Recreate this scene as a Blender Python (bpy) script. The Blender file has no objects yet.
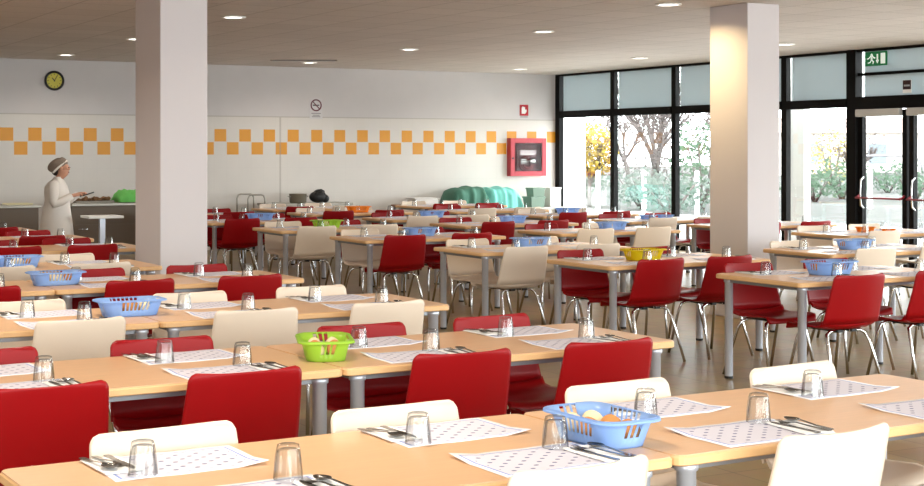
import bpy, bmesh, math, random
from mathutils import Vector, Matrix
random.seed(7)
C = bpy.context.scene.collection
PI = math.pi
R = math.radians
CAMZ = 1.56; F = 1483.5; TH = R(29.115); HY = 151.75
CEIL = 2.943; BACK = 22.5; WIN = 14.5; LEFTX = -6.0; NEARY = -1.0
TOP = 0.72                                   # table height

def at(x, y, z):
    """photo pixel + height above the floor -> point in the room"""
    d = F*(CAMZ-z)/(y-HY); r = (x-462)/F*d
    return Vector((r*math.cos(TH)+d*math.sin(TH), -r*math.sin(TH)+d*math.cos(TH), z))
def px(p):
    d = p[0]*math.sin(TH)+p[1]*math.cos(TH); r = p[0]*math.cos(TH)-p[1]*math.sin(TH)
    return (-9999, -9999) if d < .5 else (462+F*r/d, HY-F*(p[2]-CAMZ)/d)
def seen(x, y, z0, z1, rad, m=30):
    """could the photo see something of this radius standing here"""
    d = x*math.sin(TH)+y*math.cos(TH)
    if d < 1: return False
    u0, v0 = px((x, y, z0)); u1, v1 = px((x, y, z1)); q = rad*F/d+m
    return u0 > -q and u0 < 924+q and max(v0, v1) > -q and min(v0, v1) < 486+q*.6

# ------------------------------------------------------------------ materials
def nt(name):
    m = bpy.data.materials.new(name); m.use_nodes = True
    return m, m.node_tree.nodes, m.node_tree.links
def lin(c):
    return tuple((v/12.92 if v <= .04045 else ((v+.055)/1.055)**2.4) for v in [k/255 for k in c])+(1,)
def mat(name, rgb, rough=.5, metal=0, noise=0, scale=20, spec=.5, trans=0, bump=0, sheen=0, stretch=None, **kw):
    m, N, L = nt(name); b = N['Principled BSDF']
    c = lin(rgb)
    b.inputs['Base Color'].default_value = c; b.inputs['Roughness'].default_value = rough
    b.inputs['Metallic'].default_value = metal; b.inputs['Specular IOR Level'].default_value = spec
    b.inputs['Transmission Weight'].default_value = trans
    if noise or bump:
        tc = N.new('ShaderNodeTexCoord'); no = N.new('ShaderNodeTexNoise'); no.inputs['Scale'].default_value = scale
        no.inputs['Detail'].default_value = 4
        src = tc.outputs['Object']
        if stretch:
            mp = N.new('ShaderNodeMapping'); mp.inputs['Scale'].default_value = stretch
            L.new(src, mp.inputs['Vector']); src = mp.outputs['Vector']
        L.new(src, no.inputs['Vector'])
        if noise:
            mx = N.new('ShaderNodeMix'); mx.data_type = 'RGBA'
            mx.inputs['A'].default_value = tuple(min(1, v*(1-noise)) for v in c[:3])+(1,)
            mx.inputs['B'].default_value = tuple(min(1, v*(1+noise)) for v in c[:3])+(1,)
            L.new(no.outputs['Fac'], mx.inputs['Factor']); L.new(mx.outputs['Result'], b.inputs['Base Color'])
        if bump:
            bp_ = N.new('ShaderNodeBump'); bp_.inputs['Strength'].default_value = bump; bp_.inputs['Distance'].default_value = .01
            L.new(no.outputs['Fac'], bp_.inputs['Height']); L.new(bp_.outputs['Normal'], b.inputs['Normal'])
    return m
def emis(name, rgb, s):
    m, N, L = nt(name); b = N['Principled BSDF']
    b.inputs['Base Color'].default_value = lin(rgb); b.inputs['Emission Color'].default_value = lin(rgb)
    b.inputs['Emission Strength'].default_value = s
    return m
class G:
    """tiny helper for math nodes"""
    def __init__(s, N, L): s.N, s.L = N, L
    def m(s, op, a, b=None, c=None):
        n = s.N.new('ShaderNodeMath'); n.operation = op
        for i, v in enumerate((a, b, c)):
            if v is None: continue
            if isinstance(v, (int, float)): n.inputs[i].default_value = v
            else: s.L.new(v, n.inputs[i])
        return n.outputs[0]
    def mix(s, f, a, b):
        n = s.N.new('ShaderNodeMix'); n.data_type = 'RGBA'
        s.L.new(f, n.inputs['Factor'])
        for k, v in (('A', a), ('B', b)):
            if isinstance(v, tuple): n.inputs[k].default_value = v
            else: s.L.new(v, n.inputs[k])
        return n.outputs['Result']
    def band(s, v, lo, hi):
        return s.m('MULTIPLY', s.m('GREATER_THAN', v, lo), s.m('LESS_THAN', v, hi))

def thin_glass(name, tint=(1, 1, 1), refl=.25, rough=.02, edge=.35, rim=None, base=.03):
    m, N, L = nt(name); N.remove(N['Principled BSDF']); o = N['Material Output']
    t = N.new('ShaderNodeBsdfTransparent'); t.inputs['Color'].default_value = tint+(1,)
    g = N.new('ShaderNodeBsdfGlossy'); g.inputs['Roughness'].default_value = rough
    lw = N.new('ShaderNodeLayerWeight'); lw.inputs['Blend'].default_value = edge
    mm = N.new('ShaderNodeMath'); mm.operation = 'MULTIPLY_ADD'; mm.inputs[1].default_value = refl; mm.inputs[2].default_value = base
    L.new(lw.outputs['Facing'], mm.inputs[0])
    if rim:
        cr = N.new('ShaderNodeValToRGB'); cr.color_ramp.elements[0].color = tint+(1,); cr.color_ramp.elements[0].position = .2
        cr.color_ramp.elements[1].color = rim+(1,); cr.color_ramp.elements[1].position = .85
        L.new(lw.outputs['Facing'], cr.inputs[0]); L.new(cr.outputs[0], t.inputs['Color'])
    x = N.new('ShaderNodeMixShader'); L.new(mm.outputs[0], x.inputs[0]); L.new(t.outputs[0], x.inputs[1]); L.new(g.outputs[0], x.inputs[2])
    L.new(x.outputs[0], o.inputs[0])
    return m
def fabric_through(name, rgb, tr, rough=.8):
    """diffuse sheet that lets part of the light through"""
    m, N, L = nt(name); o = N['Material Output']; b = N['Principled BSDF']
    b.inputs['Base Color'].default_value = lin(rgb); b.inputs['Roughness'].default_value = rough
    t = N.new('ShaderNodeBsdfTranslucent'); t.inputs['Color'].default_value = lin(rgb)
    x = N.new('ShaderNodeMixShader'); x.inputs[0].default_value = tr
    L.new(b.outputs[0], x.inputs[1]); L.new(t.outputs[0], x.inputs[2]); L.new(x.outputs[0], o.inputs[0])
    return m

M = {}
M['wood'] = mat('beech_top', (216, 172, 130), .32, noise=.10, scale=7, stretch=(1, 9, 9), spec=.45)
M['edge'] = mat('beech_edge', (220, 176, 124), .45, noise=.06, scale=14)
M['alu'] = mat('silver_leg', (206, 211, 222), .34, .55)
M['apron'] = mat('grey_apron', (150, 153, 158), .4, .6)
M['chrome'] = mat('chrome', (215, 215, 215), .14, 1)
M['steel'] = mat('cutlery_steel', (132, 130, 128), .22, 1)
M['brushed'] = mat('brushed_steel', (165, 160, 150), .38, .8, noise=.08, scale=12)
M['black'] = mat('black_plastic', (22, 21, 22), .5)
M['red'] = mat('red_plastic', (142, 4, 10), .4, spec=.22)
M['cream'] = mat('cream_plastic', (224, 206, 186), .4, spec=.4)
M['white'] = mat('white_paint', (236, 234, 230), .5)
M['napkin'] = mat('napkin_paper', (246, 244, 242), .9, noise=.02, scale=60)
M['frame'] = mat('dark_window_frame', (9, 8, 8), .6, spec=.15, noise=.1)
M['glass'] = thin_glass('window_glass', (.97, .99, .98), .3, .0)
M['tumbler'] = thin_glass('tumbler_glass', (.96, .97, .97), .32, .03, .3, (.36, .38, .40))
M['bread'] = mat('bread_crust', (205, 140, 78), .75, noise=.3, scale=18, bump=.3)
M['crumb'] = mat('pale_bread', (236, 216, 176), .8, noise=.12, scale=25, bump=.2)
M['tub_blue'] = fabric_through('blue_plastic', (172, 206, 250), .5, .3)
M['tub_green'] = fabric_through('green_plastic', (190, 230, 84), .5, .3)
M['tub_yellow'] = fabric_through('yellow_plastic', (236, 214, 30), .4, .3)
M['tub_orange'] = fabric_through('orange_plastic', (246, 150, 40), .35, .4)
M['blind'] = fabric_through('blind_cloth', (198, 207, 210), .30, .8)
M['pillar'] = mat('pillar_paint', (208, 201, 202), .75, noise=.02, scale=2)

def floor_mat():
    m, N, L = nt('floor_tiles'); b = N['Principled BSDF']; g = G(N, L)
    tc = N.new('ShaderNodeTexCoord'); br = N.new('ShaderNodeTexBrick')
    br.offset = 0; br.inputs['Scale'].default_value = 1; br.inputs['Brick Width'].default_value = .333; br.inputs['Row Height'].default_value = .333
    br.inputs['Mortar Size'].default_value = .004; br.inputs['Color1'].default_value = lin((138, 113, 72)); br.inputs['Color2'].default_value = lin((127, 103, 65))
    br.inputs['Mortar'].default_value = lin((88, 70, 46)); L.new(tc.outputs['Object'], br.inputs['Vector'])
    no = N.new('ShaderNodeTexNoise'); no.inputs['Scale'].default_value = 5; no.inputs['Detail'].default_value = 5; L.new(tc.outputs['Object'], no.inputs['Vector'])
    mx = N.new('ShaderNodeMix'); mx.data_type = 'RGBA'; mx.blend_type = 'OVERLAY'; mx.inputs['Factor'].default_value = .35
    L.new(br.outputs['Color'], mx.inputs['A']); L.new(no.outputs['Color'], mx.inputs['B'])
    hs = N.new('ShaderNodeHueSaturation'); hs.inputs['Saturation'].default_value = .95; L.new(mx.outputs['Result'], hs.inputs['Color'])
    L.new(hs.outputs[0], b.inputs['Base Color']); b.inputs['Roughness'].default_value = .34; b.inputs['Specular IOR Level'].default_value = .3
    return m
def ceiling_mat():
    m, N, L = nt('ceiling_panels'); b = N['Principled BSDF']
    tc = N.new('ShaderNodeTexCoord'); br = N.new('ShaderNodeTexBrick'); br.offset = 0
    br.inputs['Scale'].default_value = 1; br.inputs['Brick Width'].default_value = .6; br.inputs['Row Height'].default_value = .6; br.inputs['Mortar Size'].default_value = .007
    br.inputs['Color1'].default_value = lin((222, 212, 204)); br.inputs['Color2'].default_value = lin((214, 204, 196)); br.inputs['Mortar'].default_value = lin((176, 164, 154))
    L.new(tc.outputs['Object'], br.inputs['Vector'])
    vo = N.new('ShaderNodeTexNoise'); vo.inputs['Scale'].default_value = 60; L.new(tc.outputs['Object'], vo.inputs['Vector'])
    mx = N.new('ShaderNodeMix'); mx.data_type = 'RGBA'; mx.blend_type = 'MULTIPLY'; mx.inputs['Factor'].default_value = .25
    L.new(br.outputs['Color'], mx.inputs['A']); L.new(vo.outputs['Fac'], mx.inputs['B'])
    L.new(mx.outputs['Result'], b.inputs['Base Color']); b.inputs['Roughness'].default_value = .7
    return m
def wall_back_mat():
    m, N, L = nt('tiled_back_wall'); b = N['Principled BSDF']; g = G(N, L)
    tc = N.new('ShaderNodeTexCoord'); s = N.new('ShaderNodeSeparateXYZ'); L.new(tc.outputs['Object'], s.inputs[0])
    X, Z = s.outputs['X'], s.outputs['Z']
    u = g.m('DIVIDE', g.m('SUBTRACT', X, 8.024), .208)
    par = g.m('MODULO', g.m('ADD', g.m('FLOOR', u), 200), 2)          # 0 or 1
    even = g.m('LESS_THAN', par, .5)
    up = g.band(Z, 1.717, 1.925); lo = g.band(Z, 1.509, 1.717)
    f = g.m('ADD', g.m('MULTIPLY', up, even), g.m('MULTIPLY', lo, g.m('SUBTRACT', 1, even)))
    # grout between the 20 cm tiles of the wainscot
    fu = g.m('FRACT', u); fz = g.m('FRACT', g.m('DIVIDE', g.m('SUBTRACT', Z, 1.509), .208))
    fz = g.m('FRACT', g.m('ADD', fz, 10))
    gr = g.m('MAXIMUM', g.m('MAXIMUM', g.m('LESS_THAN', fu, .03), g.m('GREATER_THAN', fu, .98)), g.m('MAXIMUM', g.m('LESS_THAN', fz, .03), g.m('GREATER_THAN', fz, .98)))
    low = g.m('LESS_THAN', Z, 2.13)
    no = N.new('ShaderNodeTexNoise'); no.inputs['Scale'].default_value = 3; L.new(tc.outputs['Object'], no.inputs['Vector'])
    base = g.mix(low, lin((207, 202, 201)), lin((216, 210, 203)))
    base = g.mix(g.m('MULTIPLY', f, g.m('SUBTRACT', 1, gr)), base, lin((222, 150, 20)))
    base = g.mix(g.m('MULTIPLY', g.m('MULTIPLY', gr, low), .04), base, lin((150, 145, 140)))
    line = g.band(Z, 2.118, 2.135)
    vert = g.m('MULTIPLY', g.band(X, 9.135, 9.165), low)
    base = g.mix(g.m('MULTIPLY', g.m('MAXIMUM', line, vert), .5), base, lin((150, 140, 128)))
    base2 = N.new('ShaderNodeMix'); base2.data_type = 'RGBA'; base2.blend_type = 'MULTIPLY'; base2.inputs['Factor'].default_value = .08
    L.new(base, base2.inputs['A']); L.new(no.outputs['Fac'], base2.inputs['B'])
    L.new(base2.outputs['Result'], b.inputs['Base Color'])
    L.new(g.m('MULTIPLY_ADD', low, -.3, .7), b.inputs['Roughness'])
    return m
def mat_paper():
    m, N, L = nt('dotted_placemat'); b = N['Principled BSDF']; g = G(N, L)
    tc = N.new('ShaderNodeTexCoord'); s = N.new('ShaderNodeSeparateXYZ'); L.new(tc.outputs['Object'], s.inputs[0])
    ax = g.m('ABSOLUTE', s.outputs['X']); ay = g.m('ABSOLUTE', s.outputs['Y'])
    inn = g.m('MULTIPLY', g.m('LESS_THAN', ax, .192), g.m('LESS_THAN', ay, .132))
    inn2 = g.m('MULTIPLY', g.m('LESS_THAN', ax, .185), g.m('LESS_THAN', ay, .126))
    fr = g.m('SUBTRACT', inn, inn2)
    sp = .06
    def dots(off):
        fx = g.m('SUBTRACT', g.m('FRACT', g.m('ADD', g.m('DIVIDE', s.outputs['X'], sp), 20+off)), .5)
        fy = g.m('SUBTRACT', g.m('FRACT', g.m('ADD', g.m('DIVIDE', s.outputs['Y'], sp), 20+off)), .5)
        return g.m('LESS_THAN', g.m('ADD', g.m('MULTIPLY', fx, fx), g.m('MULTIPLY', g.m('MULTIPLY', fy, fy), 1.6)), .016)
    d = g.m('MULTIPLY', g.m('MAXIMUM', dots(0), dots(.5)), g.m('MULTIPLY', g.m('LESS_THAN', ax, .176), g.m('LESS_THAN', ay, .117)))
    base = g.mix(inn2, lin((234, 232, 234)), lin((208, 204, 214)))
    base = g.mix(g.m('MULTIPLY', fr, .85), base, lin((110, 132, 200)))
    base = g.mix(d, base, lin((96, 96, 132)))
    L.new(base, b.inputs['Base Color']); b.inputs['Roughness'].default_value = .75
    return m
M['floor'] = floor_mat(); M['ceiling'] = ceiling_mat(); M['wall_back'] = wall_back_mat(); M['mat'] = mat_paper()

# ------------------------------------------------------------------ mesh helpers
class MB:
    def __init__(s): s.b = bmesh.new(); s.idx = 0
    def f(s, vs):
        try:
            q = s.b.faces.new(vs); q.material_index = s.idx; q.smooth = s.sm; return q
        except ValueError: return None
    sm = False
    def box(s, x0, x1, y0, y1, z0, z1, bev=0):
        v = [s.b.verts.new((x, y, z)) for z in (z0, z1) for x, y in ((x0, y0), (x1, y0), (x1, y1), (x0, y1))]
        sm, s.sm = s.sm, False
        fs = [s.f([v[i] for i in q]) for q in ((3, 2, 1, 0), (4, 5, 6, 7), (0, 1, 5, 4), (1, 2, 6, 5), (2, 3, 7, 6), (3, 0, 4, 7))]
        if bev:
            es = list({e for f in fs for e in f.edges})
            bmesh.ops.bevel(s.b, geom=es, offset=bev, segments=2, profile=.5, affect='EDGES')
        s.sm = sm
        return s
    def loft(s, rings, cap=True, closed=True, smooth=True):
        V = [[s.b.verts.new(p) for p in r] for r in rings]
        sm, s.sm = s.sm, smooth
        n = len(V[0])
        for a, b in zip(V, V[1:]):
            for i in range(n if closed else n-1):
                j = (i+1) % n
                s.f([a[i], a[j], b[j], b[i]])
        s.sm = False
        if cap and closed:
            s.f(V[0][::-1]); s.f(V[-1])
        s.sm = sm
        return s
    def tube(s, pts, r, n=8, cap=True):
        pts = [Vector(p) for p in pts]; rr = r if isinstance(r, (list, tuple)) else [r]*len(pts)
        t0 = (pts[1]-pts[0]).normalized()
        a = t0.orthogonal().normalized(); rings = []
        for i, p in enumerate(pts):
            t = ((pts[min(i+1, len(pts)-1)]-p).normalized()+(p-pts[max(i-1, 0)]).normalized())
            t = t.normalized() if t.length > 1e-6 else t0
            a = (a-t*a.dot(t)).normalized(); b = t.cross(a)
            rings.append([p+(a*math.cos(2*PI*k/n)+b*math.sin(2*PI*k/n))*rr[i] for k in range(n)])
        return s.loft(rings, cap)
    def lathe(s, prof, n=24, c=(0, 0, 0), cap=False, wob=0, m=0):
        rings = []
        for r, z in prof:
            rings.append([(c[0]+r*(1+wob*math.cos(m*2*PI*k/n))*math.cos(2*PI*k/n), c[1]+r*(1+wob*math.cos(m*2*PI*k/n))*math.sin(2*PI*k/n), c[2]+z) for k in range(n)])
        return s.loft(rings, cap)
    def ball(s, c, rx, ry, rz, n=12, m=8):
        return s.lathe([(math.sin(PI*(i+.02)/(m+.04)), -math.cos(PI*(i+.02)/(m+.04))) for i in range(m+1)], n, cap=True)._scale_last(n*(m+1), c, (rx, ry, rz))
    def _scale_last(s, k, c, sc):
        s.b.verts.ensure_lookup_table()
        for v in s.b.verts[-k:]:
            v.co = Vector((c[0]+v.co.x*sc[0], c[1]+v.co.y*sc[1], c[2]+v.co.z*sc[2]))
        return s
    def sheet(s, P, th, closed_u=False):
        """solid sheet from a grid of points, thickness th along the normals"""
        nu, nv = len(P), len(P[0]); P = [[Vector(p) for p in r] for r in P]
        def nrm(i, j):
            du = P[min(i+1, nu-1)][j]-P[max(i-1, 0)][j]; dv = P[i][min(j+1, nv-1)]-P[i][max(j-1, 0)]
            q = du.cross(dv); return q.normalized() if q.length > 1e-9 else Vector((0, 0, 1))
        A = [[s.b.verts.new(P[i][j]) for j in range(nv)] for i in range(nu)]
        B = [[s.b.verts.new(P[i][j]-nrm(i, j)*th) for j in range(nv)] for i in range(nu)]
        sm, s.sm = s.sm, True
        for i in range(nu-1):
            for j in range(nv-1):
                s.f([A[i][j], A[i+1][j], A[i+1][j+1], A[i][j+1]]); s.f([B[i][j], B[i][j+1], B[i+1][j+1], B[i+1][j]])
        s.sm = False
        per = [(i, 0) for i in range(nu)]+[(nu-1, j) for j in range(1, nv)]+[(i, nv-1) for i in range(nu-2, -1, -1)]+[(0, j) for j in range(nv-2, 0, -1)]
        for k in range(len(per)):
            a, b = per[k], per[(k+1) % len(per)]
            s.f([A[a[0]][a[1]], B[a[0]][a[1]], B[b[0]][b[1]], A[b[0]][b[1]]])
        s.sm = sm
        return s
    def build(s, name, m, parent=None, recalc=True):
        if recalc: bmesh.ops.recalc_face_normals(s.b, faces=s.b.faces)
        me = bpy.data.meshes.new(name); s.b.to_mesh(me); s.b.free()
        for k in (m if isinstance(m, (list, tuple)) else [m]): me.materials.append(k)
        o = bpy.data.objects.new(name, me); C.objects.link(o)
        if parent: o.parent = parent
        return o
def tag(o, label=None, cat=None, group=None, kind=None):
    if label:
        o['label'] = label
    if cat: o['category'] = cat
    if group: o['group'] = group
    if kind: o['kind'] = kind
    return o
def empty(name, loc=(0, 0, 0), rz=0):
    o = bpy.data.objects.new(name, None); C.objects.link(o); o.location = loc; o.rotation_euler = (0, 0, rz); o.empty_display_size = .1
    return o
KIDS = {}
def copy_tree(o, parent=None):
    c = o.copy(); C.objects.link(c)
    if parent: c.parent = parent
    for ch in list(o.children): copy_tree(ch, c)
    return c
class Proto:
    """first use takes the object itself, later uses copy it"""
    def __init__(s, o): s.o, s.used = o, False
    def get(s):
        if not s.used: s.used = True; return s.o
        return copy_tree(s.o)
def wall(name, x0, x1, y0, y1, z0, z1, m):
    return tag(MB().box(x0, x1, y0, y1, z0, z1).build(name, m), kind='structure')

# ------------------------------------------------------------------ the room
wall('floor', LEFTX, WIN+.1, NEARY, BACK, -.1, 0, M['floor'])
wall('ceiling', LEFTX, WIN+.1, NEARY, BACK, CEIL, CEIL+.1, M['ceiling'])
wall('wall_back', LEFTX-.2, WIN+.1, BACK, BACK+.2, -.1, CEIL+.1, M['wall_back'])
M['paint'] = mat('wall_paint', (222, 216, 210), .75, noise=.02, scale=3)
wall('wall_left', LEFTX-.2, LEFTX, NEARY, BACK, -.1, CEIL+.1, M['paint'])
# near wall behind the photographer: parapet, lintel, and windows added to brighten the foreground
wall('wall_near', LEFTX-.2, WIN+.1, NEARY-.2, NEARY, -.1, .35, M['paint'])
wall('trim_1', LEFTX-.2, WIN+.1, NEARY-.2, NEARY, 2.75, CEIL+.1, M['paint'])

WN = [0]
def window_unit(y0, y1, blind=True, gap=.075):
    """floor-to-ceiling bay in the right-hand wall between y0 and y1"""
    WN[0] += 1
    e = tag(empty('window_%d' % WN[0], (WIN, (y0+y1)/2, 0)), kind='structure')
    h = (y1-y0)/2; b = MB(); w = .055
    b.box(-.05, .035, -h, -h+w, 0, CEIL); b.box(-.05, .035, h-w, h, 0, CEIL)
    b.box(-.05, .035, -h+w, h-w, 0, .1); b.box(-.06, .035, -h+w, h-w, 2.165, 2.285); b.box(-.05, .035, -h+w, h-w, CEIL-.035, CEIL)
    b.build('window_frame', M['frame'], e)
    MB().box(.01, .02, -h+w, h-w, .1, 2.165).build('lower_pane', M['glass'], e)
    MB().box(.01, .02, -h+w, h-w, 2.285, CEIL-.035).build('upper_pane', M['glass'], e)
    if blind:
        q = MB(); q.box(-.008, -.003, -h+w, h-w-gap, 2.285, CEIL-.035); q.build('roller_blind', M['blind'], e)
    return e
for y0, y1 in ((20.72, 22.42), (19.02, 20.72), (17.3, 19.02), (16.42, 17.3), (15.1, 16.42)): window_unit(y0, y1)
y = 13.0
while y > -.9:
    window_unit(max(y-1.75, NEARY), y, True); y -= 1.75
MB().box(WIN-.05, WIN+.08, 22.42, 22.5, 0, CEIL).build('trim_2', M['frame'])['kind'] = 'structure'
for i in range(6):  # unseen window row, put in to bring daylight onto the front tables
    x0 = LEFTX+.15+i*3.4; WN[0] += 1
    e = tag(empty('window_%d' % WN[0], (x0+1.6, NEARY-.1, 0)), kind='structure'); b = MB()
    for a, c, z0, z1 in ((-1.7, -1.62, .35, 2.75), (1.62, 1.7, .35, 2.75), (-1.62, 1.62, .35, .42), (-1.62, 1.62, 2.68, 2.75), (-.04, .04, .42, 2.68)):
        b.box(a, c, -.05, .05, z0, z1)
    b.build('window_frame', M['frame'], e)
    MB().box(-1.62, 1.62, -.006, .006, .42, 2.68).build('pane', M['glass'], e)

# door: double-leaf glazed emergency exit
e = tag(empty('door_1', (WIN, 14.05, 0)), kind='structure'); b = MB()
for y0, y1 in ((-1.05, -.93), (.9, 1.05)): b.box(-.08, .05, y0, y1, 0, CEIL)
b.box(-.08, .05, -.93, .9, 2.13, 2.3); b.box(-.05, .035, -.93, .9, CEIL-.035, CEIL)
b.box(-.03, .06, -.93, .9, 2.585, 2.625)
b.build('door_frame', M['frame'], e)
MB().box(.01, .02, -.93, .9, 2.3, CEIL-.035).build('upper_pane', M['glass'], e)
MB().box(-.008, -.003, -.93, .80, 2.3, CEIL-.035).build('roller_blind', M['blind'], e)
M['redbar'] = mat('red_panic_bar', (130, 20, 32), .45)
for k, (y0, y1) in enumerate(((.02, .9), (-.93, -.02))):
    lf = MB(); lf.box(-.03, .04, y0, y0+.08, 0.02, 2.12); lf.box(-.03, .04, y1-.08, y1, .02, 2.12)
    lf.box(-.03, .04, y0+.08, y1-.08, .02, .14); lf.box(-.03, .04, y0+.08, y1-.08, 2.05, 2.12)
    l_ = lf.build('door_leaf', M['frame'], e)
    MB().box(0, .012, y0+.08, y1-.08, .14, 2.05).build('pane', M['glass'], l_)
    q = MB(); q.tube([(-.11, y0+.03, .94), (-.11, y1-.03, .94)], .012, 10); q.tube([(-.03, y0+.04, .98), (-.075, y0+.04, .95), (-.11, y0+.05, .94)], .018); q.tube([(-.03, y1-.04, .98), (-.075, y1-.04, .95), (-.11, y1-.05, .94)], .018)
    q.build('panic_bar', M['redbar'], l_)
    q = MB(); q.tube([(-.03, y1-.10, 1.22), (-.08, y1-.10, 1.18), (-.09, y1-.10, 1.0), (-.08, y1-.10, .84), (-.03, y1-.10, .8)], .012)
    q.build('pull_handle', M['chrome'], l_)
    q = MB(); q.box(-.11, -.04, y0+.06, y1-.02, 2.03, 2.13, .012); q.build('door_closer', mat('closer_grey', (188, 186, 182), .45), l_)

# white columns just outside the glass
wall('trim_5', 15.1, 15.22, 22.67, 23.3, -.1, 3.3, M['white'])
wall('trim_6', 15.1, 15.22, 16.71, 17.1, -.1, 3.3, M['white'])

# pillars and ceiling fittings
def pillar(n, x, y, w, d):
    b = MB(); b.box(x, x+w, y, y+d, 0, CEIL, .008)
    return tag(b.build(n, M['pillar']), kind='structure')
pillar('trim_3', 3.77, 11.87, .406, .70)
pillar('trim_4', 9.0, 10.72, .382, .555)

lamp_glow = emis('lamp_glow', (255, 250, 240), 9)
def downlight(x, y, power, tint=(1, .92, .81)):
    e = empty('downlight', (x, y, CEIL))
    MB().lathe([(.095, .0), (.125, -.0), (.128, -.006), (.122, -.012), (.098, -.012), (.095, -.004)], 28).build('trim_ring', M['white'], e)
    MB().lathe([(.0005, -.004), (.05, -.0045), (.097, -.004)], 28).build('diffuser', lamp_glow, e)
    la = bpy.data.lights.new('downlight_lamp', 'AREA'); la.shape = 'DISK'; la.size = .18; la.energy = power; la.color = tint; la.spread = R(150)
    lo = bpy.data.objects.new('downlight_lamp', la); C.objects.link(lo); lo.location = (x, y, CEIL-.02)
    return e
LP = 13.5
rows = {21.2: 'nearest the back wall', 17.8: 'in the second line from the back wall', 14.42: 'in the third line from the back wall', 11.2: 'beside the right pillar'}
cols = {5.35: 'left', 9.1: 'middle', 12.9: 'right'}
for yy in (21.2, 17.8, 14.42, 11.2, 7.7, 4.3, .9):
    for xx in (-2.15, 1.6, 5.35, 9.1, 12.9):
        X = 8.45 if (xx == 9.1 and yy == 11.2) else xx
        Y = 14.63 if (xx == 12.9 and yy == 14.42) else yy
        u, v = px((X, Y, CEIL))
        if not (u > -10 and u < 934 and v > -10):
            if True:                          # unseen lamps continuing the grid; left ones boosted to brighten the left pillar
                la = bpy.data.lights.new('downlight_lamp', 'AREA'); la.shape = 'DISK'; la.size = .18; la.energy = LP*(3 if X < 2 and 4 < Y < 15 else 1); la.color = (1, .90, .76); la.spread = R(150)
                lo = bpy.data.objects.new('downlight_lamp', la); C.objects.link(lo); lo.location = (X, Y, CEIL-.02)
            continue
        lb = 'round ceiling downlight %s' % rows[yy] if yy == 11.2 else 'round ceiling downlight %s, %s one' % (rows[yy], cols[xx])
        tag(downlight(X, Y, LP*2.1, (1, .76, .40)) if X == 8.45 else downlight(X, Y, LP), lb, 'ceiling light', 'recessed ceiling downlights')
b = empty('ceiling_vent', (8.8, 20.7, CEIL), R(-28))
MB().box(-.5, .5, -.06, .06, -.012, 0).build('vent_frame', mat('vent_grey', (128, 116, 104), .6), b)
for k in range(3): MB().box(-.47, .47, -.045+k*.035, -.025+k*.035, -.016, -.0125).build('vent_slot', M['apron'], b)
tag(b, 'long narrow dark air vent in ceiling near the back wall', 'vent')

# ------------------------------------------------------------------ chairs
def make_chair(m):
    root = empty('shell_chair')
    W = .232
    def seat_pt(t, s):       # t 0 front .. 1 rear, s -1..1
        prof = [(.225, .398), (.205, .422), (.14, .428), (.03, .420), (-.08, .415), (-.15, .424), (-.19, .455)]
        k = t*(len(prof)-1); i = min(int(k), len(prof)-2); f = k-i
        y = prof[i][0]*(1-f)+prof[i+1][0]*f; z = prof[i][1]*(1-f)+prof[i+1][1]*f
        w = W*(.90+.10*min(1, t*3)) if t < .34 else W
        z += .022*abs(s)**3*(1 if t > .15 else t/.15); y += .048*abs(s)**2*max(0, t-.6)/.4
        return (s*w, y, z)
    def back_pt(t, s):       # t 0 crease .. 1 top
        y = -.19-.018*math.sin(t*PI*.5)-.062*t; z = .455+.315*t
        w = W*(1.02-.085*t)
        r = .026; h = t*.33
        if h > .33-r: w -= r-math.sqrt(max(0, r*r-(h-.33+r)**2))
        y += .040*abs(s)**2*(1-.15*t)
        return (s*w, y, z)
    S = [-1, -.93, -.8, -.6, -.35, 0, .35, .6, .8, .93, 1]
    MB().sheet([[seat_pt(t/12, s) for s in S] for t in range(13)], .009).build('seat', m, root)
    T = [0, .15, .3, .45, .6, .75, .86, .915, .94, .965, .985, 1]
    MB().sheet([[back_pt(t, s) for s in S] for t in T], .009).build('backrest', m, root)
    for sx in (-1, 1):
        b = MB(); b.tube([(sx*.04, .12, .402), (sx*.13, .125, .401), (sx*.165, .135, .385), (sx*.18, .15, .33), (sx*.215, .225, .0)], .011, 8); b.build('leg', M['chrome'], root)
        b = MB(); b.tube([(sx*.04, -.10, .399), (sx*.13, -.105, .398), (sx*.165, -.115, .38), (sx*.18, -.14, .33), (sx*.215, -.25, .0)], .011, 8); b.build('leg', M['chrome'], root)
    b = MB()
    for sx in (-.06, .06): b.box(sx-.02, sx+.02, -.13, .15, .392, .408)
    b.build('seat_frame', M['black'], root)
    return root
CH = {'red': Proto(make_chair(M['red'])), 'cream': Proto(make_chair(M['cream']))}

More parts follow.
